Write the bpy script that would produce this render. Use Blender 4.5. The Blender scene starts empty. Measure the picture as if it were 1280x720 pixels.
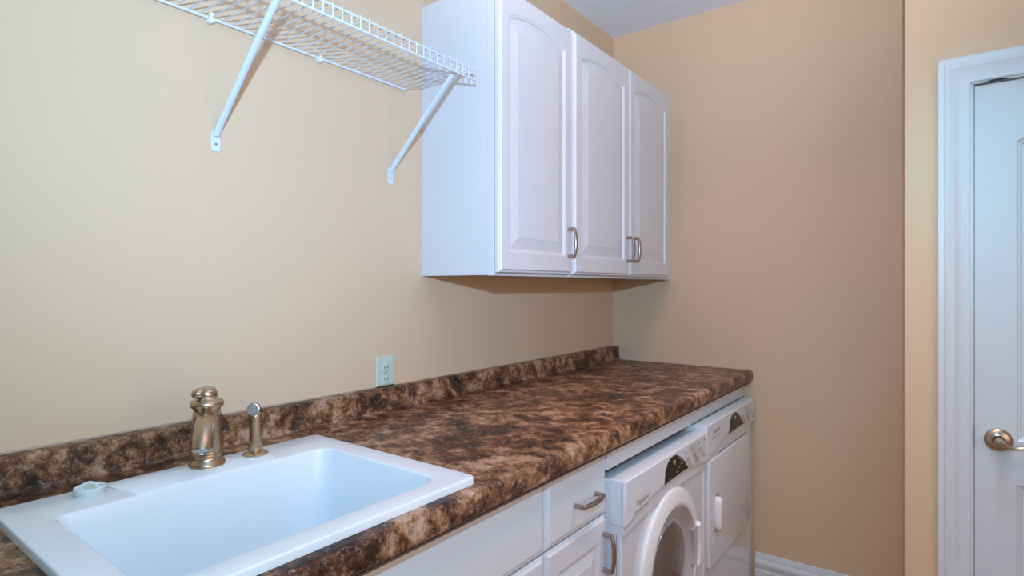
import bpy, bmesh, math, random
from mathutils import Vector, Matrix
PI = math.pi
S = bpy.context.scene
C = S.collection
random.seed(4)

# ------------------------------------------------------------------ camera
cam = bpy.data.objects.new('camera', bpy.data.cameras.new('camera'))
C.objects.link(cam)
cam.location = (1.393, 0.0, 1.41)
cam.rotation_euler = (PI/2, 0, math.atan(540/718.))
cam.data.sensor_width = 36
cam.data.lens = 718/1280*36
cam.data.shift_y = -2/1280
cam.data.clip_start = .02
S.camera = cam

# ------------------------------------------------------------------ light
W = bpy.data.worlds.new('world'); S.world = W; W.use_nodes = True
W.node_tree.nodes['Background'].inputs[0].default_value = (.5, .62, .85, 1)
W.node_tree.nodes['Background'].inputs[1].default_value = .05
S.view_settings.view_transform = 'Standard'
S.view_settings.look = 'None'
S.view_settings.gamma = 1
S.view_settings.use_curve_mapping = False
S.view_settings.exposure = 0.0

def light(name, kind, loc, power, color, size=.1, size_y=None, rot=(0, 0, 0)):
    d = bpy.data.lights.new(name, kind); d.energy = power; d.color = color
    if kind == 'AREA':
        d.size = size
        if size_y: d.shape = 'RECTANGLE'; d.size_y = size_y
        else: d.shape = 'DISK'
    else:
        d.shadow_soft_size = size
    o = bpy.data.objects.new(name, d); C.objects.link(o)
    o.location = loc; o.rotation_euler = rot
    return o
def aim(o, p, cone, blend=1):
    o.data.spot_size = math.radians(cone); o.data.spot_blend = blend
    o.rotation_euler = (Vector(p)-o.location).to_track_quat('-Z', 'Y').to_euler()
FL = (1.43, -.05, 1.67)
# photographer's flash just over the camera: bare tube, tilted beam, and the part bounced off the ceiling
light('flash_tube', 'POINT', FL, 15*2.7, (.28, .68, 1.0), .018)
aim(light('flash_beam', 'SPOT', FL, 40*2.6, (.43, .65, 1.0), .022), (0, 1.5, 2.1), 100)
aim(light('flash_bounce', 'SPOT', FL, 40*4.15, (1.0, .92, .89), .022), (1.1, 1.1, 2.72), 75)
# added soft fill at the right wall, which has no opening
light('side_fill', 'AREA', (2.55, .4, 1.4), 20*.60, (1.0, .74, .65), .9, 1.9, (0, PI/2, 0))
# added fill spots below the ceiling, no fixtures: a cool one by the machines, warm ones over the walkway and towards the back wall
def fill_spot(loc, power, color, cone, to):
    aim(light('fill_spot', 'SPOT', loc, power, color, .14), to, cone, .9)
fill_spot((1.42, 1.75, 2.68), 40*1.5, (.28, .80, 1.0), 90, (1.42, 1.751, 0))
fill_spot((1.30, 1.30, 2.68), 40*1.15, (1.0, .16, .02), 95, (1.30, 1.301, 0))
fill_spot((.85, .90, 2.66), 40*.75, (1.0, .38, .14), 80, (.75, 2.74, .75))

# ------------------------------------------------------------------ materials
def mat(name, col, rough=.5, metal=0, coat=0, bump=0, bscale=200, var=0, spec=.5):
    m = bpy.data.materials.new(name); m.use_nodes = True
    nt = m.node_tree; b = nt.nodes['Principled BSDF']
    b.inputs['Base Color'].default_value = (*col, 1)
    b.inputs['Roughness'].default_value = rough
    b.inputs['Metallic'].default_value = metal
    b.inputs['Coat Weight'].default_value = coat
    b.inputs['Coat Roughness'].default_value = .12
    b.inputs['Specular IOR Level'].default_value = spec
    tc = nt.nodes.new('ShaderNodeTexCoord')
    if bump or var:
        n = nt.nodes.new('ShaderNodeTexNoise'); n.inputs['Scale'].default_value = bscale
        n.inputs['Detail'].default_value = 4
        nt.links.new(tc.outputs['Object'], n.inputs['Vector'])
    if bump:
        bp = nt.nodes.new('ShaderNodeBump'); bp.inputs['Strength'].default_value = bump
        bp.inputs['Distance'].default_value = .002
        nt.links.new(n.outputs['Fac'], bp.inputs['Height'])
        nt.links.new(bp.outputs['Normal'], b.inputs['Normal'])
    if var:
        mx = nt.nodes.new('ShaderNodeMix'); mx.data_type = 'RGBA'
        mx.inputs[6].default_value = (*[c*(1-var) for c in col], 1)
        mx.inputs[7].default_value = (*[min(1, c*(1+var)) for c in col], 1)
        nt.links.new(n.outputs['Fac'], mx.inputs[0])
        nt.links.new(mx.outputs[2], b.inputs['Base Color'])
    return m

M = {}
M['wall'] = mat('tan_wall_paint', (.68, .50, .335), .55, bump=.12, bscale=260, spec=.35)
M['ceiling'] = mat('white_ceiling_paint', (.74, .80, .92), .9, bump=.6, bscale=120)
M['floor'] = mat('brown_wood_floor', (.38, .165, .055), .4, bump=.1, var=.1, bscale=6)
M['trim'] = mat('white_trim_paint', (.64, .69, .73), .35, bump=.03, bscale=90)
M['door'] = mat('white_door_paint', (.60, .66, .71), .4, bump=.06, bscale=120)
M['cab'] = mat('white_cabinet_foil', (.69, .70, .73), .38, bump=.05, bscale=150)
M['inside'] = mat('raw_particle_board', (.5, .36, .2), .7, var=.15, bscale=80)
M['inside_dark'] = mat('dark_brown_edge_band', (.10, .055, .035), .5)
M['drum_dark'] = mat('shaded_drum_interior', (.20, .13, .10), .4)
M['sink'] = mat('white_sink_acrylic', (.77, .80, .82), .16, coat=.3)
M['plastic'] = mat('white_plastic', (.80, .80, .80), .35)
M['plug'] = mat('greyish_white_plastic', (.66, .72, .68), .4)
M['cover'] = mat('almond_cover_plate', (.55, .62, .52), .35)
M['dark'] = mat('dark_slot', (.03, .02, .015), .6)
M['wire'] = mat('white_vinyl_coated_wire', (.68, .74, .82), .35)
M['enamel'] = mat('white_enamel', (.70, .72, .76), .15, coat=.3)
M['consolep'] = mat('white_console_plastic', (.71, .73, .76), .35)
M['rim_grey'] = mat('translucent_grey_plastic', (.46, .41, .41), .25, coat=.3)
M['lens'] = mat('gloss_black_plastic', (.012, .01, .009), .3, spec=.2)
M['gold'] = mat('gold_print', (.45, .30, .12), .4)
M['print'] = mat('grey_print', (.22, .17, .17), .5)
M['print_blue'] = mat('blue_print', (.25, .42, .62), .5)
M['print_green'] = mat('green_print', (.30, .48, .30), .5)
M['print_violet'] = mat('violet_print', (.32, .24, .45), .5)
M['fan_light'] = mat('pale_console_print', (.70, .68, .68), .4)
M['fan_dark'] = mat('grey_console_print', (.58, .55, .55), .4)
M['steel'] = mat('drum_steel', (.5, .46, .43), .35, metal=1)
M['caulk'] = mat('clear_caulk', (.42, .32, .25), .3)
M['black'] = mat('black_rubber', (.02, .02, .025), .6)

def nickel(name, col, rough):
    m = mat(name, col, rough, metal=1)
    nt = m.node_tree; b = nt.nodes['Principled BSDF']
    tc = nt.nodes['Texture Coordinate'] if 'Texture Coordinate' in nt.nodes else nt.nodes.new('ShaderNodeTexCoord')
    mp = nt.nodes.new('ShaderNodeMapping'); mp.inputs['Scale'].default_value = (30, 30, 900)
    n = nt.nodes.new('ShaderNodeTexNoise'); n.inputs['Scale'].default_value = 1
    nt.links.new(tc.outputs['Object'], mp.inputs[0]); nt.links.new(mp.outputs[0], n.inputs['Vector'])
    r = nt.nodes.new('ShaderNodeMapRange'); r.inputs[3].default_value = rough*.75; r.inputs[4].default_value = rough*1.3
    nt.links.new(n.outputs['Fac'], r.inputs[0]); nt.links.new(r.outputs[0], b.inputs['Roughness'])
    return m
M['nickel'] = nickel('brushed_bronze_nickel', (.50, .37, .25), .30)
M['pull'] = nickel('brushed_nickel', (.40, .34, .30), .30)
M['knob'] = nickel('warm_satin_nickel', (.50, .37, .27), .3)

def glass_mat():
    m = bpy.data.materials.new('washer_window_glass'); m.use_nodes = True
    b = m.node_tree.nodes['Principled BSDF']
    b.inputs['Base Color'].default_value = (.62, .50, .44, 1)
    b.inputs['Roughness'].default_value = .04
    b.inputs['Transmission Weight'].default_value = .85
    b.inputs['IOR'].default_value = 1.45
    return m
M['glass'] = glass_mat()

def laminate():
    m = bpy.data.materials.new('brown_granite_laminate'); m.use_nodes = True
    nt = m.node_tree; b = nt.nodes['Principled BSDF']; L = nt.links.new
    tc = nt.nodes.new('ShaderNodeTexCoord')
    def noise(sc, det, dist=0, rough=.6, stretch=(1, 1, 1)):
        mp = nt.nodes.new('ShaderNodeMapping'); mp.inputs['Scale'].default_value = stretch
        n = nt.nodes.new('ShaderNodeTexNoise'); n.inputs['Scale'].default_value = sc
        n.inputs['Detail'].default_value = det; n.inputs['Distortion'].default_value = dist
        n.inputs['Roughness'].default_value = rough
        L(tc.outputs['Object'], mp.inputs[0]); L(mp.outputs[0], n.inputs['Vector'])
        return n
    a = noise(24, 10, .1, .8)
    r = nt.nodes.new('ShaderNodeValToRGB'); cr = r.color_ramp
    stops = [(.36, (.018, .008, .005)), (.44, (.06, .024, .012)), (.495, (.14, .055, .022)),
             (.54, (.26, .12, .05)), (.60, (.42, .235, .14)), (.70, (.54, .37, .27))]
    cr.elements[0].position = stops[0][0]; cr.elements[0].color = (*stops[0][1], 1)
    cr.elements[1].position = stops[-1][0]; cr.elements[1].color = (*stops[-1][1], 1)
    for p, c in stops[1:-1]:
        e = cr.elements.new(p); e.color = (*c, 1)
    lf = noise(6.5, 5, .8, .6)
    mlf = nt.nodes.new('ShaderNodeMath'); mlf.operation = 'MULTIPLY_ADD'; mlf.inputs[1].default_value = .55; mlf.inputs[2].default_value = -.275
    add = nt.nodes.new('ShaderNodeMath'); add.operation = 'ADD'
    L(lf.outputs['Fac'], mlf.inputs[0]); L(a.outputs['Fac'], add.inputs[0]); L(mlf.outputs[0], add.inputs[1]); L(add.outputs[0], r.inputs[0])
    # dark clots
    d = noise(45, 8, .2, .78)
    dr = nt.nodes.new('ShaderNodeMapRange'); dr.inputs[1].default_value = .53; dr.inputs[2].default_value = .64
    L(d.outputs['Fac'], dr.inputs[0])
    m1 = nt.nodes.new('ShaderNodeMix'); m1.data_type = 'RGBA'; m1.inputs[7].default_value = (.018, .009, .007, 1)
    sc = nt.nodes.new('ShaderNodeMath'); sc.operation = 'MULTIPLY'; sc.inputs[1].default_value = .75
    L(dr.outputs[0], sc.inputs[0]); L(sc.outputs[0], m1.inputs[0]); L(r.outputs[0], m1.inputs[6])
    # pinkish grey flecks
    e = noise(85, 8, .1, .85)
    er = nt.nodes.new('ShaderNodeMapRange'); er.inputs[1].default_value = .54; er.inputs[2].default_value = .63
    L(e.outputs['Fac'], er.inputs[0])
    m2 = nt.nodes.new('ShaderNodeMix'); m2.data_type = 'RGBA'; m2.inputs[7].default_value = (.47, .34, .29, 1)
    sc2 = nt.nodes.new('ShaderNodeMath'); sc2.operation = 'MULTIPLY'; sc2.inputs[1].default_value = .7
    L(er.outputs[0], sc2.inputs[0]); L(sc2.outputs[0], m2.inputs[0]); L(m1.outputs[2], m2.inputs[6])
    L(m2.outputs[2], b.inputs['Base Color'])
    b.inputs['Roughness'].default_value = .34
    b.inputs['Specular IOR Level'].default_value = .28
    bp = nt.nodes.new('ShaderNodeBump'); bp.inputs['Strength'].default_value = .12; bp.inputs['Distance'].default_value = .001
    L(e.outputs['Fac'], bp.inputs['Height']); L(bp.outputs['Normal'], b.inputs['Normal'])
    return m
M['counter'] = laminate()

# ------------------------------------------------------------------ mesh helpers
def tag(o, label=None, cat=None, group=None, kind=None):
    if label: o['label'] = label
    if cat: o['category'] = cat
    if group: o['group'] = group
    if kind: o['kind'] = kind
    return o

def link(name, bm, m, parent=None, smooth=False, bevel=0, seg=2, ang=40, loc=None):
    bmesh.ops.recalc_face_normals(bm, faces=bm.faces)
    me = bpy.data.meshes.new(name); bm.to_mesh(me); bm.free()
    me.materials.append(M[m] if isinstance(m, str) else m)
    o = bpy.data.objects.new(name, me); C.objects.link(o)
    if loc: o.location = loc
    if parent is not None:
        o.parent = parent
        o.matrix_parent_inverse = Matrix.Translation(parent.location).inverted() if parent.parent is None and parent.type == 'EMPTY' else parent_inv(parent)
    if smooth:
        for p in me.polygons: p.use_smooth = True
        try: me.set_sharp_from_angle(angle=math.radians(ang))
        except Exception: pass
    if bevel:
        bv = o.modifiers.new('bevel', 'BEVEL'); bv.width = bevel; bv.segments = seg
        bv.limit_method = 'ANGLE'; bv.angle_limit = math.radians(35)
    return o

def world_of(o):
    m = Matrix.LocRotScale(o.location, o.rotation_euler, o.scale)
    if o.parent: m = world_of(o.parent) @ o.matrix_parent_inverse @ m
    return m
def parent_inv(p): return world_of(p).inverted()

def thing(name, label, cat, loc=(0, 0, 0), group=None):
    o = bpy.data.objects.new(name, None); C.objects.link(o); o.location = loc
    o.empty_display_size = .05
    return tag(o, label, cat, group)

def box(bm, x0, x1, y0, y1, z0, z1):
    v = [bm.verts.new((x, y, z)) for x in (x0, x1) for y in (y0, y1) for z in (z0, z1)]
    for f in ((0, 1, 3, 2), (4, 6, 7, 5), (0, 4, 5, 1), (2, 3, 7, 6), (0, 2, 6, 4), (1, 5, 7, 3)):
        bm.faces.new([v[i] for i in f])
    return bm
def mkbox(name, m, parent, *a, **k):
    return link(name, box(bmesh.new(), *a), m, parent, **k)

def frame_from(d):
    d = Vector(d).normalized()
    u = Vector((0, 0, 1)) if abs(d.z) < .9 else Vector((1, 0, 0))
    a = d.cross(u).normalized(); b = d.cross(a).normalized()
    return a, b
def tube(bm, pts, r, seg=8, caps=True, flat=1.0):
    """round (or flattened) rod through pts; r may be a list"""
    pts = [Vector(p) for p in pts]; rings = []
    rs = r if isinstance(r, (list, tuple)) else [r]*len(pts)
    a = b = None
    for i, p in enumerate(pts):
        d = (pts[min(i+1, len(pts)-1)] - pts[max(i-1, 0)]).normalized()
        if a is None: a, b = frame_from(d)
        else:
            a = (a - d*a.dot(d)).normalized(); b = d.cross(a).normalized()
        rings.append([bm.verts.new(p + a*math.cos(t)*rs[i] + b*math.sin(t)*rs[i]*flat)
                      for t in [2*PI*k/seg for k in range(seg)]])
    for q, w in zip(rings, rings[1:]):
        for k in range(seg):
            bm.faces.new((q[k], q[(k+1) % seg], w[(k+1) % seg], w[k]))
    if caps:
        bm.faces.new(rings[0][::-1]); bm.faces.new(rings[-1])
    return bm

def lathe(bm, prof, seg=32, origin=(0, 0, 0), axis=(0, 0, 1), close=True):
    """prof: (radius, height along axis)"""
    o = Vector(origin); ax = Vector(axis).normalized(); a, b = frame_from(ax)
    rings = []
    for r, h in prof:
        if r < 1e-6: rings.append([bm.verts.new(o + ax*h)])
        else: rings.append([bm.verts.new(o + ax*h + (a*math.cos(t) + b*math.sin(t))*r)
                            for t in [2*PI*k/seg for k in range(seg)]])
    for q, w in zip(rings, rings[1:]):
        for k in range(seg):
            j = (k+1) % seg
            if len(q) == 1 and len(w) == 1: continue
            if len(q) == 1: bm.faces.new((q[0], w[j], w[k]))
            elif len(w) == 1: bm.faces.new((q[k], q[j], w[0]))
            else: bm.faces.new((q[k], q[j], w[j], w[k]))
    if close:
        if len(rings[0]) > 1: bm.faces.new(rings[0][::-1])
        if len(rings[-1]) > 1: bm.faces.new(rings[-1])
    return bm

def loops(bm, ls, cap_first=False, cap_last=True):
    vs = [[bm.verts.new(p) for p in l] for l in ls]
    n = len(vs[0])
    for q, w in zip(vs, vs[1:]):
        for k in range(n):
            j = (k+1) % n
            bm.faces.new((q[k], q[j], w[j], w[k]))
    if cap_first: bm.faces.new(vs[0][::-1])
    if cap_last: bm.faces.new(vs[-1])
    return bm

def prism_x(bm, poly, x0, x1):
    """poly of (y,z) extruded along x"""
    return loops(bm, [[(x0, y, z) for y, z in poly], [(x1, y, z) for y, z in poly]], True, True)
def prism_y(bm, poly, y0, y1):
    """poly of (x,z) extruded along y"""
    return loops(bm, [[(x, y0, z) for x, z in poly], [(x, y1, z) for x, z in poly]], True, True)

# ------------------------------------------------------------------ room shell
YB, YD, XC, ZC, YF, XR = 2.74, 2.24, 1.292, 2.718, -1.6, 2.6
def struct(name, bm, m, **k):
    return tag(link(name, bm, m, **k), kind='structure')
struct('floor', box(bmesh.new(), -.12, XR+.12, YF-.12, YB+.12, -.08, 0), 'floor')
struct('ceiling', box(bmesh.new(), -.12, XR+.12, YF-.12, YB+.12, ZC, ZC+.08), 'ceiling')
struct('wall_left', box(bmesh.new(), -.12, 0, YF-.12, YB+.12, 0, ZC), 'wall')
struct('wall_back', box(bmesh.new(), 0, XC, YB, YB+.12, 0, ZC), 'wall')
struct('wall_return', box(bmesh.new(), XC, XC+.11, YD+.11, YB+.12, 0, ZC), 'wall')
# wall with the door, opening left in it
OX0, OX1, OZ = 1.452, 2.262, 2.036
bm = bmesh.new()
box(bm, XC, OX0, YD, YD+.11, 0, ZC); box(bm, OX1, XR, YD, YD+.11, 0, ZC); box(bm, OX0, OX1, YD, YD+.11, OZ, ZC)
struct('wall_door_side', bm, 'wall')
struct('wall_right', box(bmesh.new(), XR, XR+.12, YF-.12, YD+.11, 0, ZC), 'wall')
bm = bmesh.new()
box(bm, 0, .3, YF-.12, YF, 0, ZC); box(bm, 1.7, XR, YF-.12, YF, 0, ZC)
box(bm, .3, 1.7, YF-.12, YF, 0, .85); box(bm, .3, 1.7, YF-.12, YF, 2.25, ZC)
struct('wall_front', bm, 'wall')
w1 = tag(bpy.data.objects.new('window_1', None), kind='structure'); C.objects.link(w1); w1.location = (1, YF, .85)
bm = bmesh.new()
for a in ((.3, .36, .85, 2.25), (1.64, 1.7, .85, 2.25), (.36, 1.64, .85, .91), (.36, 1.64, 2.19, 2.25), (.36, 1.64, 1.53, 1.57), (.98, 1.02, .91, 2.19)):
    box(bm, a[0], a[1], YF-.09, YF-.03, a[2], a[3])
link('window_frame', bm, 'trim', w1)

# baseboard: stepped colonial profile, (distance from wall, height)
BP = [(0, 0.0), (0.016, 0.0), (0.016, 0.1358), (0.013, 0.1385), (0.013, 0.1539), (0.016, 0.1593), (0.017, 0.1683), (0.013, 0.1783), (0.009, 0.1846), (0.009, 0.1955), (0.006, 0.2009), (0.005, 0.21), (0, 0.2118)]
bm = bmesh.new()
loops(bm, [[(.712, YB-d, z) for d, z in BP], [(XC, YB-d, z) for d, z in BP]], True, True)
tag(link('baseboard_back', bm, 'trim', smooth=True, ang=30), kind='structure')
bm = bmesh.new()
loops(bm, [[(XR-d, YF, z) for d, z in BP], [(XR-d, YD, z) for d, z in BP]], True, True)
tag(link('baseboard_right', bm, 'trim', smooth=True, ang=30), kind='structure')

# door casing: profile across its width (t from opening edge outward, thickness)
CP = [(0, 0), (0, .010), (.005, .012), (.009, .012), (.011, .010), (.020, .011), (.034, .013), (.046, .019), (.054, .022), (.060, .0225), (.062, .019), (.076, .019), (.079, .017), (.079, 0)]
def casing(bm, pts):
    """pts: list of (corner point at opening, outward diag dir)"""
    ls = []
    for (px, pz), (dx, dz) in pts:
        ls.append([(px+dx*t, YD-th, pz+dz*t) for t, th in CP])
    loops(bm, ls, True, True)
ix0, ix1, iz = 1.456, 2.258, 2.031
bm = bmesh.new()
casing(bm, [((ix0, 0), (-1, 0)), ((ix0, iz), (-1, 1)), ((ix1, iz), (1, 1)), ((ix1, 0), (1, 0))])
tag(link('trim_1', bm, 'trim', smooth=True, ang=28), kind='structure')
# jamb with stop
bm = bmesh.new()
JW = .012
box(bm, OX0, OX0+JW, YD-.002, YD+.112, 0, OZ-JW); box(bm, OX1-JW, OX1, YD-.002, YD+.112, 0, OZ-JW); box(bm, OX0, OX1, YD-.002, YD+.112, OZ-JW, OZ)
for a in ((OX0+JW, OX0+JW+.012, 0, OZ-JW), (OX1-JW-.012, OX1-JW, 0, OZ-JW), (OX0+JW, OX1-JW, OZ-JW-.012, OZ-JW)):
    box(bm, a[0], a[1], YD+.045, YD+.08, a[2], a[3])
tag(link('trim_2', bm, 'trim', bevel=.001), kind='structure')

# ---- door leaf: two panels, upper one arched
d1 = tag(bpy.data.objects.new('door_1', None), kind='structure'); C.objects.link(d1)
DX0, DX1, DZ0, DZ1 = OX0+JW+.004, OX1-JW-.003, .01, OZ-JW-.005
DY = YD+.004     # front face
d1.location = (DX0, DY, 0)
def arch_loop(a0, a1, b0, b1, rise, n=14, off=0):
    """closed loop of (a,b): rectangle whose top edge is an arc of given rise (rise above b1)"""
    a0 += off; a1 -= off; b0 += off; b1 -= off
    pts = [(a0, b0), (a1, b0)]
    w = (a1-a0)/2; c = (a0+a1)/2
    for k in range(n+1):
        t = 1-2*k/n
        if rise > 0:
            R = (w*w+rise*rise)/(2*rise); z = b1 + math.sqrt(max(0, R*R-(w*t)**2)) - (R-rise)
        else: z = b1
        pts.append((c+w*t, z))
    return pts
def rect_like(a0, a1, b0, b1, n=14):
    return [(a0, b0), (a1, b0)] + [(a1+(a0-a1)*k/n, b1) for k in range(n+1)]
PX0, PX1 = 1.564, DX1-.108
UP = (1.006-.052, 1.838, .075); LO = (.24, .826, 0)
bm = bmesh.new()
# leaf slab front built around the two openings
def yl(pts, y): return [(a, y, b) for a, b in pts]
mid = .89
for (b0, b1), (z0, z1, rise) in (((DZ0, mid), LO), ((mid, DZ1), UP)):
    loops(bm, [yl(rect_like(DX0, DX1, b0, b1), DY), yl(arch_loop(PX0, PX1, z0, z1, rise), DY)], False, False)
# sides and back
o = [(DX0, DZ0), (DX1, DZ0), (DX1, DZ1), (DX0, DZ1)]
loops(bm, [yl(o, DY), yl(o, DY+.035)], False, True)
leaf = link('door_leaf', bm, 'door', d1)
for nm, (z0, z1, rise) in (('upper', UP), ('lower', LO)):
    bm = bmesh.new()
    seq = [(0, 0), (.004, .004), (.008, .005), (.012, .0085), (.020, .0085), (.040, .002)]
    loops(bm, [yl(arch_loop(PX0, PX1, z0, z1, rise, off=t), DY+d) for t, d in seq], False, True)
    link('door_panel', bm, 'door', d1)
# lever handle
KX, KZ = 1.523, .952
lev = link('door_handle', lathe(bmesh.new(), [(0, 0), (.0335, 0), (.034, .003), (.032, .007), (.024, .011), (.015, .013), (.0145, .016)], 40, (KX, DY, KZ), (0, -1, 0), False), 'knob', d1, smooth=True, ang=50)
bm = bmesh.new()
lathe(bm, [(0, .012), (.013, .012), (.012, .030), (.0135, .040), (.0135, .052), (.011, .058), (0, .060)], 24, (KX, DY, KZ), (0, -1, 0), False)
pts = []; rr = []
for k in range(15):
    t = k/14
    pts.append((KX+.006+.112*t, DY-.045+.006*math.sin(t*PI), KZ-.004-.0075*math.sin(t*2*PI)*(1 if t < .5 else 1.1))); rr.append(.0095-.003*t)
tube(bm, pts, rr, 10, True, .65)
link('lever', bm, 'knob', lev, smooth=True, ang=50)
for dz in (.020, -.020):
    link('screw', lathe(bmesh.new(), [(0, .0105), (.0032, .0105), (.0032, .0122), (0, .0122)], 10, (KX+.002, DY, KZ+dz), (0, -1, 0), False), 'dark', lev)
# strike plate on the jamb
mkbox('strike_plate', 'knob', d1, OX0+JW-.0006, OX0+JW+.0016, YD-.0045, YD+.026, .922, .986, bevel=.0005)
# small dark lens-shaped piece along the head jamb above the door
bm = bmesh.new()
hp = [(1.486, OZ-JW-.001), (1.546, OZ-JW-.001), (1.540, OZ-JW+.0035), (1.525, OZ-JW+.0055), (1.505, OZ-JW+.0045)]
loops(bm, [yl(hp, YD-.0035), yl(hp, YD-.0022)], True, True)
link('dark_jamb_piece', bm, 'black', d1, bevel=.001)

# ------------------------------------------------------------------ countertop
ZT, ZU, XF = 1.030, .978, .700
y0c, y1c = -.12, YB
ctop = thing('countertop', 'long brown granite-patterned laminate countertop running to the back wall', 'countertop', (.35, 1.3, ZU))
def nose():
    r = .014; pts = []
    for k in range(7):
        a = PI/2*k/6; pts.append((XF-r+r*math.sin(a), ZT-r+r*math.cos(a)))
    for k in range(7):
        a = PI/2*k/6; pts.append((XF-r+r*math.cos(a), ZU+r-r*math.sin(a)))
    return pts
bm = bmesh.new()
full = [(.001, ZU), (.001, ZT)] + nose()
HX0, HX1, HY0, HY1 = .185, .648, .27, .822
prism_y(bm, full, y0c, HY0); prism_y(bm, full, HY1, y1c-.001)
prism_y(bm, [(.001, ZU), (.001, ZT), (HX0, ZT), (HX0, ZU)], HY0, HY1)
prism_y(bm, [(HX1, ZU), (HX1, ZT)] + nose(), HY0, HY1)
link('worktop', bm, 'counter', ctop, smooth=True, ang=35)
mkbox('edge_strip', 'inside_dark', ctop, .676, .6925, y0c, YB-.002, ZU-.0045, ZU-.0001)
BT = 1.099
bs = [(.001, ZT-.001)] + [(.034+.012*(1-math.sin(a)), ZT-.0005+.012*(1-math.cos(a))) for a in [PI/2*k/5 for k in range(6)]]
bs += [(.034-.010*(1-math.cos(a)), BT-.010+.010*math.sin(a)) for a in [PI/2*k/5 for k in range(6)]] + [(.001, BT)]
bm = bmesh.new(); prism_y(bm, bs, y0c, y1c-.001)
link('backsplash', bm, 'counter', ctop, smooth=True, ang=60)
bm = bmesh.new(); prism_y(bm, [(.0005, BT-.002), (.004, BT+.0005), (.0035, BT+.0025), (.0005, BT+.0035)], y0c, 1.13)
link('caulk_bead', bm, 'caulk', ctop)

# ------------------------------------------------------------------ sink
sink = thing('sink', 'white rectangular drop-in laundry sink set in the brown countertop', 'sink', (.41, .545, ZT))
def rrect(x0, x1, y0, y1, z, rad, n=6):
    """rad: radii for corners (x1,y1),(x0,y1),(x0,y0),(x1,y0)"""
    if not isinstance(rad, (list, tuple)): rad = [rad]*4
    pts = []
    for (cx, cy, a0), r in zip(((x1, y1, 0), (x0, y1, 90), (x0, y0, 180), (x1, y0, 270)), rad):
        sx = -1 if cx == x1 else 1; sy = -1 if cy == y1 else 1
        for k in range(n+1):
            a = math.radians(a0+90*k/n)
            pts.append((cx+sx*r+r*math.cos(a), cy+sy*r+r*math.sin(a), z))
    return pts
SX0, SX1, SY0, SY1 = .150, .672, .236, .845
R0 = .014
seq = []
def off(o, z, r): seq.append(rrect(SX0+o, SX1-o, SY0+o, SY1-o, z, r))
off(0, ZT+.0005, R0); off(0, ZT+.0115, R0); off(.0006, ZT+.0135, R0); off(.0020, ZT+.0147, .013); off(.0036, ZT+.0150, .012)
BX0, BX1, BY0, BY1 = .270, .625, .291, .788
def bowl(o, z, r, rb=None): seq.append(rrect(BX0+o*(rb or 1), BX1-o, BY0+o, BY1-o, z, r))
bowl(-.0045, ZT+.0150, (.042, .036, .016, .042))
bowl(-.0030, ZT+.0147, (.041, .035, .016, .041))
bowl(-.0016, ZT+.0137, (.040, .034, .016, .040))
bowl(-.0007, ZT+.0120, (.040, .034, .016, .040))
bowl(-.0002, ZT+.0098, (.040, .034, .016, .040))
bowl(.002, ZT-.005, (.040, .034, .020, .040))
bowl(.018, ZT-.10, (.045, .045, .04, .045))
bowl(.030, ZT-.185, (.05, .05, .05, .05))
bowl(.040, ZT-.210, (.05, .05, .05, .05))
bowl(.062, ZT-.222, (.05, .05, .05, .05))
bowl(.14, ZT-.226, (.03, .03, .03, .03))
bm = bmesh.new(); loops(bm, seq, False, True)
link('basin', bm, 'sink', sink, smooth=True, ang=38)
# raised deck between basin and backsplash carrying the faucet
bm = bmesh.new()
def deck(o, z): return [(SX0+.008+o, .385+o, z), (SX0+.008+o, .700-o, z), (.262+.004-o*.4, .672-o, z), (.262+.004-o*.4, .412+o, z)]
loops(bm, [deck(0, ZT+.0135), deck(.001, ZT+.0165), deck(.004, ZT+.0178)], False, True)
link('faucet_deck', bm, 'sink', sink, smooth=True, ang=60)
link('drain', lathe(bmesh.new(), [(.0, .0005), (.028, .0005), (.030, .003), (.042, .003), (.044, 0), (.044, -.002)], 28, (.45, .54, ZT-.226), (0, 0, 1), False), 'steel', sink, smooth=True)
ZR = ZT+.015; ZDK = ZT+.0178

# ------------------------------------------------------------------ faucet
fx, fy = .195, .561
fau = thing('faucet', 'bell-shaped brushed bronze faucet with short pull-out spout behind the sink', 'faucet', (fx, fy, ZDK))
bm = bmesh.new()
lathe(bm, [(0, 0), (.0335, 0), (.0340, .003), (.0325, .007), (.0285, .012), (.0265, .018), (.0268, .0195), (.0290, .021), (.0292, .024), (.0275, .026), (.0272, .030), (.0270, .070), (.0262, .100), (.0268, .103), (.0255, .1055), (.0245, .112), (.0255, .115), (.0300, .119), (.0315, .124), (.0305, .129), (.025, .133), (.0200, .136), (.0188, .140), (0, .140)], 40, (fx, fy, ZDK), (0, 0, 1), False)
link('body', bm, 'nickel', fau, smooth=True, ang=50)
# cap + lever pointing to the left
bm = bmesh.new()
lathe(bm, [(0, .138), (.0185, .138), (.0195, .142), (.0185, .149), (.0150, .1535), (.008, .1555), (0, .156)], 32, (fx, fy, ZDK), (0, 0, 1), False)
lv = Vector((-.55, -.75, 0)).normalized()
p0 = Vector((fx, fy, ZDK+.148)); lv = Vector((.2, -.98, 0)).normalized()
tube(bm, [p0+lv*t+Vector((0, 0, h)) for t, h in ((0, .001), (.010, .002), (.018, .001), (.0245, -.001), (.029, -.004), (.031, -.006))], [.010, .011, .0125, .0120, .008, .002], 16, True, .75)
link('handle', bm, 'nickel', fau, smooth=True, ang=60)
link('cap_disc', lathe(bmesh.new(), [(.0, 0), (.0115, 0), (.0118, .0010), (.010, .0020), (.0, .0022)], 24, (fx+.001, fy+.004, ZDK+.1552), (.1, .12, 1), False), 'steel', fau, smooth=True)
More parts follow.
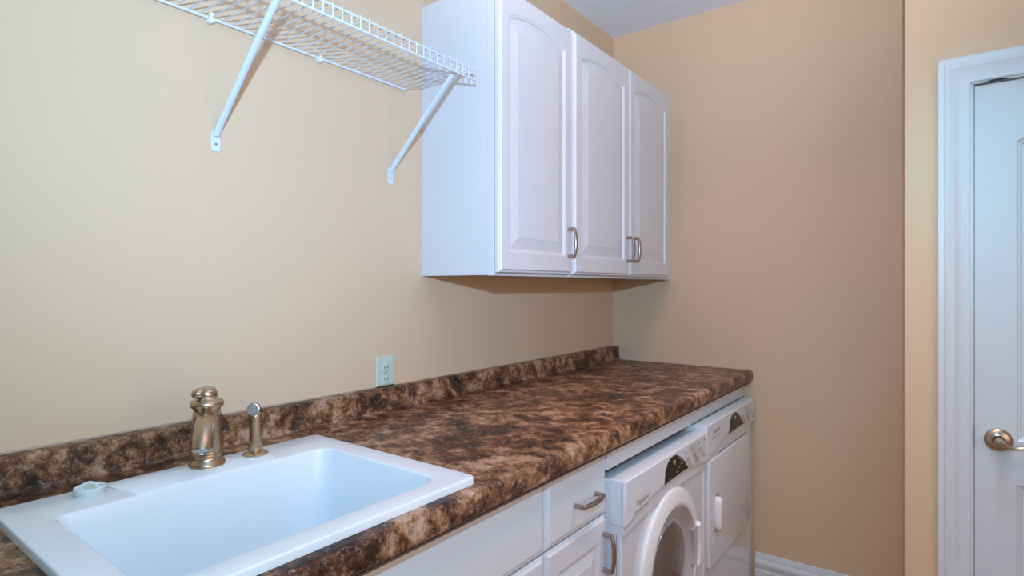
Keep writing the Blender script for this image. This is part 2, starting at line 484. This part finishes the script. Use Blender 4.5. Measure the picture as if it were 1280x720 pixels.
# spout: rounded wand leaving the body towards the room
sd = Vector((.86, -.50, 0)).normalized()
up = Vector((0, 0, 1))
bm = bmesh.new()
path = [(.000, .098), (.022, .098), (.040, .094), (.058, .086), (.075, .075), (.088, .062), (.094, .053)]
rr = [.0130, .0165, .0175, .0177, .0182, .0186, .0178]
tube(bm, [Vector((fx, fy, ZDK))+sd*t+up*h for t, h in path], rr, 24)
sp = link('spout', bm, 'nickel', fau, smooth=True, ang=60)
endp = Vector((fx, fy, ZDK))+sd*.0945+up*.0525
ax = Vector((sd.x, sd.y, -1.5)).normalized()
link('aerator', lathe(bmesh.new(), [(.0150, -.001), (.0150, .0022), (.0125, .003), (.0120, .0012), (0, .0010)], 24, endp, ax, True), 'steel', sp, smooth=True, ang=40)

# side sprayer
sx, sy = .203, .659
spr = thing('side_sprayer', 'slim brushed bronze side sprayer to the right of the faucet', 'sprayer', (sx, sy, ZDK))
link('base', lathe(bmesh.new(), [(0, 0), (.0255, 0), (.026, .0015), (.024, .0035), (.016, .0055), (.0135, .007), (0, .007)], 32, (sx, sy, ZDK), (0, 0, 1), False), 'nickel', spr, smooth=True)
link('collar', lathe(bmesh.new(), [(.0130, .006), (.0133, .0075), (.0133, .026), (.0120, .027)], 28, (sx, sy, ZDK), (0, 0, 1), True), 'nickel', spr, smooth=True)
bm = bmesh.new()
P0 = Vector((sx, sy, ZDK)); fd = Vector((.72, -.69, 0)).normalized()
tube(bm, [P0+fd*a+up*b for a, b in ((0, .025), (0, .045), (-.001, .065), (-.002, .080), (-.002, .088), (0, .094), (.006, .0985), (.0145, .0995))], [.0118, .0120, .0126, .0132, .0136, .0138, .0136, .0130], 22)
wnd = link('wand', bm, 'nickel', spr, smooth=True, ang=60)
hd = P0+fd*.0135+up*.0995
hax = (fd*.93+up*.10).normalized()
link('spray_head', lathe(bmesh.new(), [(.0130, -.002), (.0137, .001), (.0130, .0035), (.0105, .0040), (.0100, .0028), (0, .0028)], 28, hd, hax, True), 'steel', wnd, smooth=True, ang=40)

# drain stopper lying on the rim
ps = thing('drain_stopper', 'small white plastic drain stopper lying on the left rear corner of the sink rim', 'stopper', (.168, .378, ZR))
px_, py_ = .190, .362
ps.location = (px_, py_, ZR)
link('plug', lathe(bmesh.new(), [(0, 0), (.021, 0), (.0222, .002), (.0228, .008), (.0240, .010), (.0240, .0125), (.0222, .0135), (.0190, .0120), (.0170, .0095), (0, .0090)], 30, (px_, py_, ZR), (0, 0, 1), False), 'plug', ps, smooth=True, ang=35)
bm = bmesh.new()
tube(bm, [(px_-.008, py_-.010, ZR+.009), (px_-.006, py_-.008, ZR+.0165), (px_, py_, ZR+.0195), (px_+.006, py_+.008, ZR+.0165), (px_+.008, py_+.010, ZR+.009)], .003, 8)
link('pull_tab', bm, 'plug', ps, smooth=True)

# ------------------------------------------------------------------ outlet
ot = thing('outlet', 'pale almond duplex electrical outlet on the left wall above the backsplash', 'outlet', (0, 1.19, 1.134))
oy, oz = 1.190, 1.136
pl = link('cover_plate', loops(bmesh.new(), [[(.0005, a, b) for a, b in ((oy-.035, oz-.034), (oy+.035, oz-.034), (oy+.035, oz+.057), (oy-.035, oz+.057))],
     [(.0045, a, b) for a, b in ((oy-.035, oz-.034), (oy+.035, oz-.034), (oy+.035, oz+.057), (oy-.035, oz+.057))],
     [(.0065, a, b) for a, b in ((oy-.032, oz-.031), (oy+.032, oz-.031), (oy+.032, oz+.054), (oy-.032, oz+.054))]], True, True), 'cover', ot)
for dz in (.0195, -.0165):
    bm = bmesh.new()
    lp = []
    for k in range(28):
        a = 2*PI*k/28
        lp.append((max(-.0135, min(.0135, .0165*math.cos(a))), max(-.0145, min(.0145, .0165*math.sin(a)))))
    loops(bm, [[(.006, oy+a, oz+dz+b) for a, b in lp], [(.0085, oy+a, oz+dz+b) for a, b in lp], [(.009, oy+a*.93, oz+dz+b*.93) for a, b in lp]], True, True)
    rc = link('receptacle', bm, 'cover', ot, smooth=True, ang=40)
    for a in (-.0062, .0062):
        mkbox('slot', 'dark', rc, .0085, .0093, oy+a-.0011, oy+a+.0011, oz+dz, oz+dz+.0085)
    link('ground_hole', lathe(bmesh.new(), [(0, 0), (.0026, 0), (.0026, .0008), (0, .0008)], 12, (.0086, oy, oz+dz-.0065), (1, 0, 0), False), 'dark', rc)
link('screw', lathe(bmesh.new(), [(0, 0), (.003, 0), (.0028, .001), (0, .0012)], 12, (.0064, oy, oz+.0015), (1, 0, 0), False), 'steel', ot)
mkbox('dark_gap', 'dark', ot, .0005, .0055, oy-.033, oy+.033, oz-.0365, oz-.034)  # dark strip stands in for the shaded gap below the plate

# ------------------------------------------------------------------ cabinet parts
def xl(pts, x): return [(x, a, b) for a, b in pts]
def raised_door(name, parent, XFr, y0, y1, z0, z1, st, b0, b1, rise, bw=.034, th=.019):
    """door slab facing +x with an inset raised panel; st: (left,right) stile widths; b0,b1: opening bottom/top (shoulder)"""
    n = 14
    def rl(o): return rect_like(y0+o, y1-o, z0+o, z1-o, n)
    a0, a1 = y0+st[0], y1-st[1]
    bm = bmesh.new()
    loops(bm, [xl(rl(0), XFr-th), xl(rl(0), XFr-.0085), xl(rl(.002), XFr-.006), xl(rl(.0065), XFr-.0052), xl(rl(.0095), XFr-.001), xl(rl(.0115), XFr),
               xl(arch_loop(a0, a1, b0, b1, rise, n), XFr),
               xl(arch_loop(a0, a1, b0, b1, rise, n, .002), XFr-.0015),
               xl(arch_loop(a0, a1, b0, b1, rise, n, .006), XFr-.003),
               xl(arch_loop(a0, a1, b0, b1, rise, n, .008), XFr-.007)], True, False)
    d = link(name, bm, 'cab', parent)
    bm = bmesh.new()
    loops(bm, [xl(arch_loop(a0, a1, b0, b1, rise, n, .008), XFr-.009),
               xl(arch_loop(a0, a1, b0, b1, rise, n, .008), XFr-.0068),
               xl(arch_loop(a0, a1, b0, b1, rise, n, .012), XFr-.0068),
               xl(arch_loop(a0, a1, b0, b1, rise, n, .012+bw), XFr-.0012),
               xl(arch_loop(a0, a1, b0, b1, rise, n, .0125+bw), XFr-.0004)], True, True)
    link('raised_panel', bm, 'cab', d)
    return d

def pull(parent, XFr, y, z, length, axis='z', proj=.029):
    """arched bar pull; y,z its middle"""
    bm = bmesh.new(); h = length/2
    def P(t, d): return (XFr+d, y, z+t) if axis == 'z' else (XFr+d, y+t, z)
    for s in (-1, 1):
        a = Vector(P(s*(h-.004), 0)); b = Vector(P(s*(h-.004), proj-.004))
        tube(bm, [a, b], .0058, 10)
    n = 12
    pts = [P(-h+2*h*k/n, proj-.004+.0075*(1-(2*k/n-1)**2)) for k in range(n+1)]
    rs = [.0052+.0026*(1-(2*k/n-1)**2) for k in range(n+1)]
    tube(bm, pts, rs, 10, True, .8)
    return link('handle', bm, 'pull', parent, smooth=True, ang=50)

def carcass(parent, x0, x1, y0, y1, z0, z1, top=True, t=.016, m='cab'):
    bm = bmesh.new()
    box(bm, x0, x1, y0, y0+t, z0, z1); box(bm, x0, x1, y1-t, y1, z0, z1)
    box(bm, x0, x1, y0+t, y1-t, z0, z0+t)
    box(bm, x0, x0+.006, y0+t, y1-t, z0+t, z1)
    if top: box(bm, x0, x1, y0+t, y1-t, z1-t, z1)
    return link('body', bm, m, parent)

# ---- upper cabinets
UZ0, UZ1 = 1.443, 2.341
def upper(label, y0, y1, xf, doors, group='white wall cabinets'):
    t = thing('wall_cabinet', label, 'cabinet', (0, (y0+y1)/2, UZ0), group)
    body = carcass(t, .001, .283, y0+.0005, y1-.0005, UZ0+.002, UZ1)
    bm = bmesh.new(); yA, yB = y0+.0005, y1-.0005
    box(bm, .283, xf-.0245, yA, yA+.038, UZ0, UZ1); box(bm, .283, xf-.0245, yB-.038, yB, UZ0, UZ1)
    box(bm, .283, xf-.0245, yA+.038, yB-.038, UZ0, UZ0+.036); box(bm, .283, xf-.0245, yA+.038, yB-.038, UZ1-.036, UZ1)
    link('face_frame', bm, 'cab', t, bevel=.0008, seg=1)
    # bare underside panel
    mkbox('bottom_panel', 'inside', t, .002, .283, y0+.018, y1-.018, UZ0+.0005, UZ0+.002)
    for (a, b, side, hy) in doors:
        d = raised_door('door', t, xf, a, b, UZ0+.010, UZ1-.014, (.0455, .0455), 1.516, 2.243, .026)
        pull(d, xf, hy, 1.5645, .104)
        for hz in (UZ0+.11, UZ1-.11):
            ye = a if side == 'l' else b
            mkbox('bumper', 'plastic', d, xf-.0245, xf-.019, (ye+.012 if side == 'l' else ye-.020), (ye+.020 if side == 'l' else ye-.012), hz-.004, hz+.004)
    return t
ca = upper('white wall cabinet with one arched raised-panel door, nearest the wire shelf', 1.3515, 1.775, .330, [(1.3535, 1.7735, 'l', 1.7445)])
cb = upper('white wall cabinet with two arched raised-panel doors, against the back wall', 1.775, 2.668, .338, [(1.777, 2.2255, 'l', 2.1995), (2.2285, 2.662, 'r', 2.2545)])
# cam cover dots on the exposed side
for z in (1.478, 1.99, 2.324):
    link('screw_cap', lathe(bmesh.new(), [(0, 0), (.0022, 0), (.0015, .0007), (0, .0009)], 8, (.279, 1.3517, z), (0, -1, 0), False), 'plastic', ca)
# filler strip to the back wall
fs = link('filler_strip', box(bmesh.new(), .283, .312, 2.6685, YB-.0005, UZ0, UZ1), 'cab', bevel=.0008, seg=1)
tag(fs, 'narrow white filler strip between the far wall cabinet and the back wall', 'trim strip')

# ---- base cabinets
BXB, BXF = .640, .660
def base_body(t, y0, y1):
    carcass(t, .002, BXB-.019, y0+.0005, y1-.0005, .10, ZU-.0005, top=False)
    bm = bmesh.new(); a, b = y0+.0005, y1-.0005; w = .035
    box(bm, BXB-.019, BXB, a, a+w, .10, ZU-.0005); box(bm, BXB-.019, BXB, b-w, b, .10, ZU-.0005)
    for z0, z1 in ((.10, .14), (.775, .815), (ZU-.03, ZU-.0005)): box(bm, BXB-.019, BXB, a+w, b-w, z0, z1)
    link('face_frame', bm, 'cab', t, bevel=.0006, seg=1)
    mkbox('toe_kick', 'cab', t, .03, BXB-.08, a, b, 0, .0995)
def flat_front(name, parent, y0, y1, z0, z1):
    """slab drawer front with routed stepped edge"""
    def r(o, x): return [(x, y0+o, z0+o), (x, y1-o, z0+o), (x, y1-o, z1-o), (x, y0+o, z1-o)]
    bm = bmesh.new()
    loops(bm, [r(0, BXB+.001), r(0, BXF-.0085), r(.002, BXF-.006), r(.009, BXF-.005), r(.0135, BXF-.001), r(.0155, BXF)], True, True)
    return link(name, bm, 'cab', parent)
sb = thing('sink_base_cabinet', 'white base cabinet under the sink with a plain false drawer front', 'cabinet', (.32, .65, 0))
base_body(sb, .19, 1.105)
flat_front('false_drawer_front', sb,   .192, 1.102, .7945, .975)
for a, b, hy in ((.192, .6455, .62), (.6485, 1.102, .675)):
    d = raised_door('door', sb, BXF, a, b,   .115, .7895, (.052, .052), .175, .718, 0)
    pull(d, BXF, hy, .70, .104)
db = thing('drawer_base_cabinet', 'narrow white base cabinet with one drawer over a door, left of the washer', 'cabinet', (.32, 1.255, 0))
base_body(db, 1.105, 1.4065)
d = flat_front('drawer', db, 1.1075, 1.405, .7945, .975)
pull(d, BXF, 1.285, .866, .112, 'y')
d = raised_door('door', db, BXF, 1.1075, 1.405,   .115, .7895, (.052, .042), .175, .728, 0, bw=.030)
pull(d, BXF, 1.383, .696, .104)
# cabinet left of the sink, mostly out of frame, carrying the counter
lb = thing('side_base_cabinet', 'white base cabinet under the left end of the countertop', 'cabinet', (.32, .04, 0))
base_body(lb, -.11, .19)
flat_front('drawer', lb, -.108, .188, .7945, .975)
raised_door('door', lb, BXF, -.108, .188,   .115, .7895, (.05, .05), .175, .718, 0)

# filler panel under the counter over the machines
fp = link('apron_board', box(bmesh.new(), BXF-.019, BXF, 1.4075, YB-.001, .909, ZU-.0005), 'cab', bevel=.0008, seg=1)
tag(fp, 'long white apron board under the countertop above the washer and dryer', 'panel')

# ------------------------------------------------------------------ washer and dryer
def text_part(s, size, y, z, x, parent, m, shear=0, name='lettering', space=1.0):
    cu = bpy.data.curves.new(name, 'FONT'); cu.body = s; cu.size = size; cu.extrude = .0001; cu.shear = shear
    cu.space_character = space
    tmp = bpy.data.objects.new('tmp', cu)
    me = bpy.data.meshes.new_from_object(tmp)
    bpy.data.objects.remove(tmp)
    rot = Matrix(((0, 0, 1, x), (1, 0, 0, y), (0, 1, 0, z), (0, 0, 0, 1)))
    me.transform(rot); me.name = name
    me.materials.clear(); me.materials.append(M[m])
    o = bpy.data.objects.new(name, me); C.objects.link(o); o.parent = parent
    o.matrix_parent_inverse = parent_inv(parent)
    return o

XB, XP = .700, .713
def console(t, y0, w, zt, mid):
    """control panel; y0 left end, w width, zt top height, mid = swoosh heights"""
    poly = [(y0, zt)] + [(y0+a, b) for a, b in mid] + [(y0+w, zt)]
    bm = bmesh.new(); prism_x(bm, poly, XB-.035, XP)
    c = link('console', bm, 'consolep', t, bevel=.004, seg=3, smooth=True, ang=30)
    # lower curved band
    pts = [(y0+.001, mid[0][1]+.004)] 
    low = [(y0+.001, mid[0][1]-.022), (y0+.10, mid[0][1]-.012), (y0+.22, mid[2][1]-.022), (y0+.36, mid[3][1]-.024), (y0+.50, mid[3][1]-.026), (y0+w-.001, mid[-1][1]-.020)]
    top = [(y0+w-.001, mid[-1][1]+.004)] + [(y0+a, b+.004) for a, b in mid[::-1][1:]]
    bm = bmesh.new(); prism_x(bm, low+top+pts, XB-.02, XP-.006)
    link('console_band', bm, 'enamel', t, bevel=.003, seg=2, smooth=True, ang=30)
    dz = zt-.887
    # dial window
    lens = [(.267, .806), (.269, .820), (.275, .847), (.294, .866), (.320, .8755), (.345, .877), (.370, .873), (.405, .858), (.440, .836), (.472, .807), (.420, .8078), (.340, .8078)]
    bm = bmesh.new(); prism_x(bm, [(y0+a, b+dz) for a, b in lens], XP-.001, XP+.0012)
    ln = link('dial_window', bm, 'lens', c, bevel=.0004, seg=1)
    # selector pointer
    link('dial_pointer', lathe(bmesh.new(), [(0, 0), (.008, 0), (.0075, .003), (.004, .0045), (0, .005)], 16, (XP+.0005, y0+.343, .856+dz), (1, 0, 0), False), 'gold', c, smooth=True)
    bm = bmesh.new()
    for a, b, l in ((.375, .860, .016), (.392, .853, .012), (.405, .847, .010), (.416, .842, .010), (.400, .836, .020), (.438, .825, .010), (.447, .818, .012), (.385, .828, .008), (.362, .818, .014), (.300, .812, .012)):
        box(bm, XP+.001, XP+.0016, y0+a, y0+a+l, b+dz, b+dz+.003)
    tag(link('dial_marks', bm, 'gold', c), kind='stuff')
    # fan-shaped printed fields
    zt2 = .880+dz
    seps = [[(.415, .880), (.452, .846), (.480, .818), (.492, .8045)], [(.473, .880), (.501, .846), (.520, .818), (.530, .8025)], [(.540, .880), (.566, .846), (.580, .818), (.588, .7965)], [(.640, .880), (.648, .846), (.652, .818), (.652, .787)]]
    for k in range(3):
        A, B = seps[k], seps[k+1]
        poly = [(y0+a+.002, b+dz) for a, b in A] + [(y0+a, b+dz) for a, b in B[::-1]]
        bm = bmesh.new(); prism_x(bm, poly, XP-.001, XP+.0005)
        link('printed_field', bm, 'fan_dark' if k == 1 else 'fan_light', c)
    for k, (ya, za, yb, zb, ic) in enumerate(((.462, .842, .500, .808, 'print_blue'), (.527, .842, .560, .808, 'print_green'), (.591, .846, .622, .812, 'print_violet'))):
        bm = bmesh.new()
        for q in range(5):
            f = q/4; yy = y0+ya+(yb-ya)*f; zz = za+(zb-za)*f+dz
            box(bm, XP+.0004, XP+.0009, yy-.010, yy+.008, zz-.0016, zz+.0016)
            box(bm, XP+.0004, XP+.0009, yy-.020, yy-.013, zz-.0012, zz+.0012)
        tag(link('printed_marks', bm, 'print', c), kind='stuff')
        bm = bmesh.new(); lathe(bm, [(0, 0), (.0058, 0), (.0058, .0005), (0, .0005)], 14, (XP+.0004, y0+ya-.018, za+.020+dz), (1, 0, 0), False)
        link('button', bm, ic, c)
    bm = bmesh.new()
    for a, b in ((.638, .866), (.651, .836), (.652, .808)):
        box(bm, XP+.0006, XP+.0010, y0+a-.012, y0+a+.002, b+dz-.002, b+dz+.002)
    tag(link('printed_marks', bm, 'print_violet', c), kind='stuff')
    text_part('Frigidaire', .022, y0+.066, .802+dz*.9+(.045 if dz > .01 else 0), XP+.0003, c, 'print', .35, 'brand_lettering')
    text_part('GALLERY SERIES', .0085, y0+.056, .784+dz*.9+(.045 if dz > .01 else 0), XP+.0003, c, 'print', 0, 'brand_lettering', 1.5)
    return c

def machine(name, label, y0, w, zt, mid):
    t = thing(name, label, name, (.36, y0+w/2, 0))
    bm = bmesh.new(); box(bm, .05, XB, y0+.002, y0+w-.002, .03, zt-.004)
    link('cabinet_shell', bm, 'enamel', t, bevel=.006, seg=3, smooth=True, ang=30)
    console(t, y0, w, zt, mid)
    for a in (.06, w-.06):
        for b in (.12, .62):
            link('foot', lathe(bmesh.new(), [(0, 0), (.022, 0), (.022, .012), (.010, .014), (.010, .032), (0, .032)], 14, (b, y0+a, 0), (0, 0, 1), False), 'black', t)
    return t
WZ, DZt = .887, .908
wa = machine('washer', 'white front-loading washing machine with round porthole door, between cabinet and dryer', 1.4095, .657, WZ,
             [(.0, .762), (.035, .768), (.075, .780), (.125, .789), (.175, .7955), (.275, .804), (.36, .806), (.47, .801), (.56, .793), (.657, .781)])
dr = machine('dryer', 'white dryer with square door, in the corner by the back wall', 2.0685, .646, DZt,
             [(.0, .778), (.07, .794), (.15, .810), (.21, .824), (.27, .834), (.34, .838), (.42, .837), (.50, .833), (.58, .827), (.646, .821)])
# washer: side seam + porthole door
bm = bmesh.new(); lathe(bm, [(0, 0), (.0045, 0), (.004, .0012), (0, .0016)], 14, (XP, 1.436, .803), (1, 0, 0), False)
link('screw_cap', bm, 'rim_grey', wa)
WY, WZc = 1.742, .530
ringp = [(.238, .0), (.238, .004), (.241, .005), (.2415, .009), (.239, .013), (.234, .0155), (.216, .0195), (.200, .0235), (.193, .0240), (.188, .0215)]
bm = bmesh.new(); lathe(bm, ringp, 72, (XB, WY, WZc), (1, 0, 0), False)
wd = link('door', bm, 'plastic', wa, smooth=True, ang=50)
link('inner_ring', lathe(bmesh.new(), [(.188, .0215), (.185, .0205), (.178, .015), (.162, .007), (.147, .002), (.136, -.001), (.134, .0035), (.130, .0035)], 72, (XB, WY, WZc), (1, 0, 0), False), 'rim_grey', wd, smooth=True, ang=50)
link('porthole_glass', lathe(bmesh.new(), [(.137, .0008), (.130, .004), (.10, .013), (.05, .020), (0, .022)], 60, (XB, WY, WZc), (1, 0, 0), False), 'glass', wd, smooth=True)
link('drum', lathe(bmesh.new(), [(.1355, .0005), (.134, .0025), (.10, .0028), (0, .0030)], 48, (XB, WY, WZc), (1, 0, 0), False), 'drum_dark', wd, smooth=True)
# handle bridging the right of the ring
def ringarc(r0, r1, a0, a1, x0, x1, n=12):
    lo = [(WY+r0*math.cos(math.radians(a)), WZc+r0*math.sin(math.radians(a))) for a in [a0+(a1-a0)*k/n for k in range(n+1)]]
    hi = [(WY+r1*math.cos(math.radians(a)), WZc+r1*math.sin(math.radians(a))) for a in [a1+(a0-a1)*k/n for k in range(n+1)]]
    bm = bmesh.new(); prism_x(bm, lo+hi, x0, x1); return bm
link('handle_recess', ringarc(.172, .200, -18, 22, XB+.008, XB+.0245), 'rim_grey', wd, bevel=.001)
link('handle', ringarc(.196, .222, -19, 22, XB+.012, XB+.034), 'plastic', wd, bevel=.005, seg=3, smooth=True, ang=40)

mkbox('seam', 'print', wa, .6845, .6855, 1.4108, 1.4117, .20, .757)
mkbox('seam', 'print', wa, .7005, .7013, 1.4090, 1.4099, .775, .880)
# dryer: square door with oval pull and hinges
dy0, dy1, dz0, dz1 = 2.097, 2.630, .376, .770
def rr2(o, x, r=.012):
    return [(x, a, b) for a, b, _ in [(p[0], p[1], 0) for p in rrect(dy0+o, dy1-o, dz0+o, dz1-o, 0, r, 4)]]
bm = bmesh.new()
loops(bm, [rr2(-.003, XB+.0004), rr2(-.003, XB+.0010)], False, True)
link('door_gap', bm, 'print', dr)
bm = bmesh.new()
loops(bm, [rr2(0, XB+.0008), rr2(0, XB+.009), rr2(.002, XB+.012), rr2(.005, XB+.013)], True, True)
dd = link('door', bm, 'enamel', dr, smooth=True, ang=30)
def oval(o, x, hy=.030, hz=.070, cy=2.176, cz=.566):
    return [(x, cy+(hy-o)*math.copysign(abs(math.cos(a))**.8, math.cos(a)), cz+(hz-o)*math.copysign(abs(math.sin(a))**.75, math.sin(a))) for a in [2*PI*k/32 for k in range(32)]]
bm = bmesh.new(); loops(bm, [oval(-.004, XB+.0125), oval(-.003, XB+.0145), oval(0, XB+.015), oval(.004, XB+.0135)], True, True)
link('handle_recess', bm, 'rim_grey', dd, smooth=True, ang=40)
bm = bmesh.new(); loops(bm, [oval(.0, XB+.0135, .017, .062, 2.168), oval(0, XB+.030, .017, .062, 2.168), oval(.003, XB+.035, .017, .062, 2.168), oval(.007, XB+.037, .017, .062, 2.168)], True, True)
link('handle', bm, 'plastic', dd, smooth=True, ang=40)
for hz in (.735, .425):
    bm = bmesh.new(); box(bm, XB+.001, XB+.0145, dy1+.002, dy1+.009, hz-.026, hz+.026)
    link('hinge', bm, 'rim_grey', dr, bevel=.0015)

# ------------------------------------------------------------------ wire shelf
SZ, SXF, SYE = 2.044, .303, 1.270
shelf = thing('wire_shelf', 'white vinyl-coated wire shelf with a front lip on slanted arms, on the left wall', 'shelf', (0, .5, SZ))
YS0 = -.15
def rod(name, p, r=.0032, parent=shelf, seg=8, m='wire'):
    return link(name, tube(bmesh.new(), p, r, seg), m, parent, smooth=True, ang=60)
rod('back_rail', [(.012, YS0, SZ-.003), (.012, SYE, SZ-.003)], .0036)
rod('front_rail', [(SXF-.004, YS0, SZ-.0045), (SXF-.004, SYE+.006, SZ-.0045)], .0026)
rod('lip_rail', [(SXF-.001, YS0, SZ-.034), (SXF-.001, SYE+.006, SZ-.034)], .0030)
n = int((SYE-.006-YS0)/.0254)
first = None
for k in range(n+1):
    y = SYE-.004-.0254*k
    if first is None:
        first = rod('cross_wire', [(.010, y, SZ), (SXF-.004, y, SZ), (SXF, y, SZ-.002), (SXF+.0015, y, SZ-.006), (SXF+.0015, y, SZ-.036)], .0016, seg=6)
        ref = y
    else:
        c = first.copy(); c.location = first.location + Vector((0, y-ref, 0)); C.objects.link(c)
        c.parent = shelf; c.matrix_parent_inverse = first.matrix_parent_inverse.copy()
for y in (.06, .357, .655, .951, 1.245):
    if y > 1.2: continue
    bm = bmesh.new()
    lathe(bm, [(0, 0), (.0075, 0), (.0085, .004), (.0085, .013), (.006, .018), (0, .019)], 16, (.0005, y, SZ-.006), (1, 0, 0), False)
    box(bm, .004, .018, y-.004, y+.004, SZ+.0005, SZ+.010)
    link('wall_clip', bm, 'plastic', shelf, smooth=True, ang=45)
for y, lb_ in ((.671, None), (1.213, None), (.12, None)):
    bm = bmesh.new()
    # flattened steel arm from wall foot up to the lip
    tube(bm, [(.006, y, 1.770), (.018, y, 1.786), (.150, y, 1.912), (.262, y, 2.012), (.290, y, 2.030), (.2965, y, 2.0375)], [.0085, .0085, .0085, .0085, .0075, .006], 12, True, .72)
    arm = link('support_arm', bm, 'wire', shelf, smooth=True, ang=60)
    bm = bmesh.new()
    prism_x(bm, [(y-.0105, 1.738), (y-.0075, 1.732), (y+.0075, 1.732), (y+.0105, 1.738), (y+.0105, 1.775), (y+.0070, 1.783), (y-.0070, 1.783), (y-.0105, 1.775)], .0005, .0035)
    link('arm_foot', bm, 'wire', arm, bevel=.001)
    link('screw', lathe(bmesh.new(), [(0, 0), (.0036, 0), (.003, .0015), (0, .002)], 12, (.0035, y, 1.750), (1, 0, 0), False), 'steel', arm)
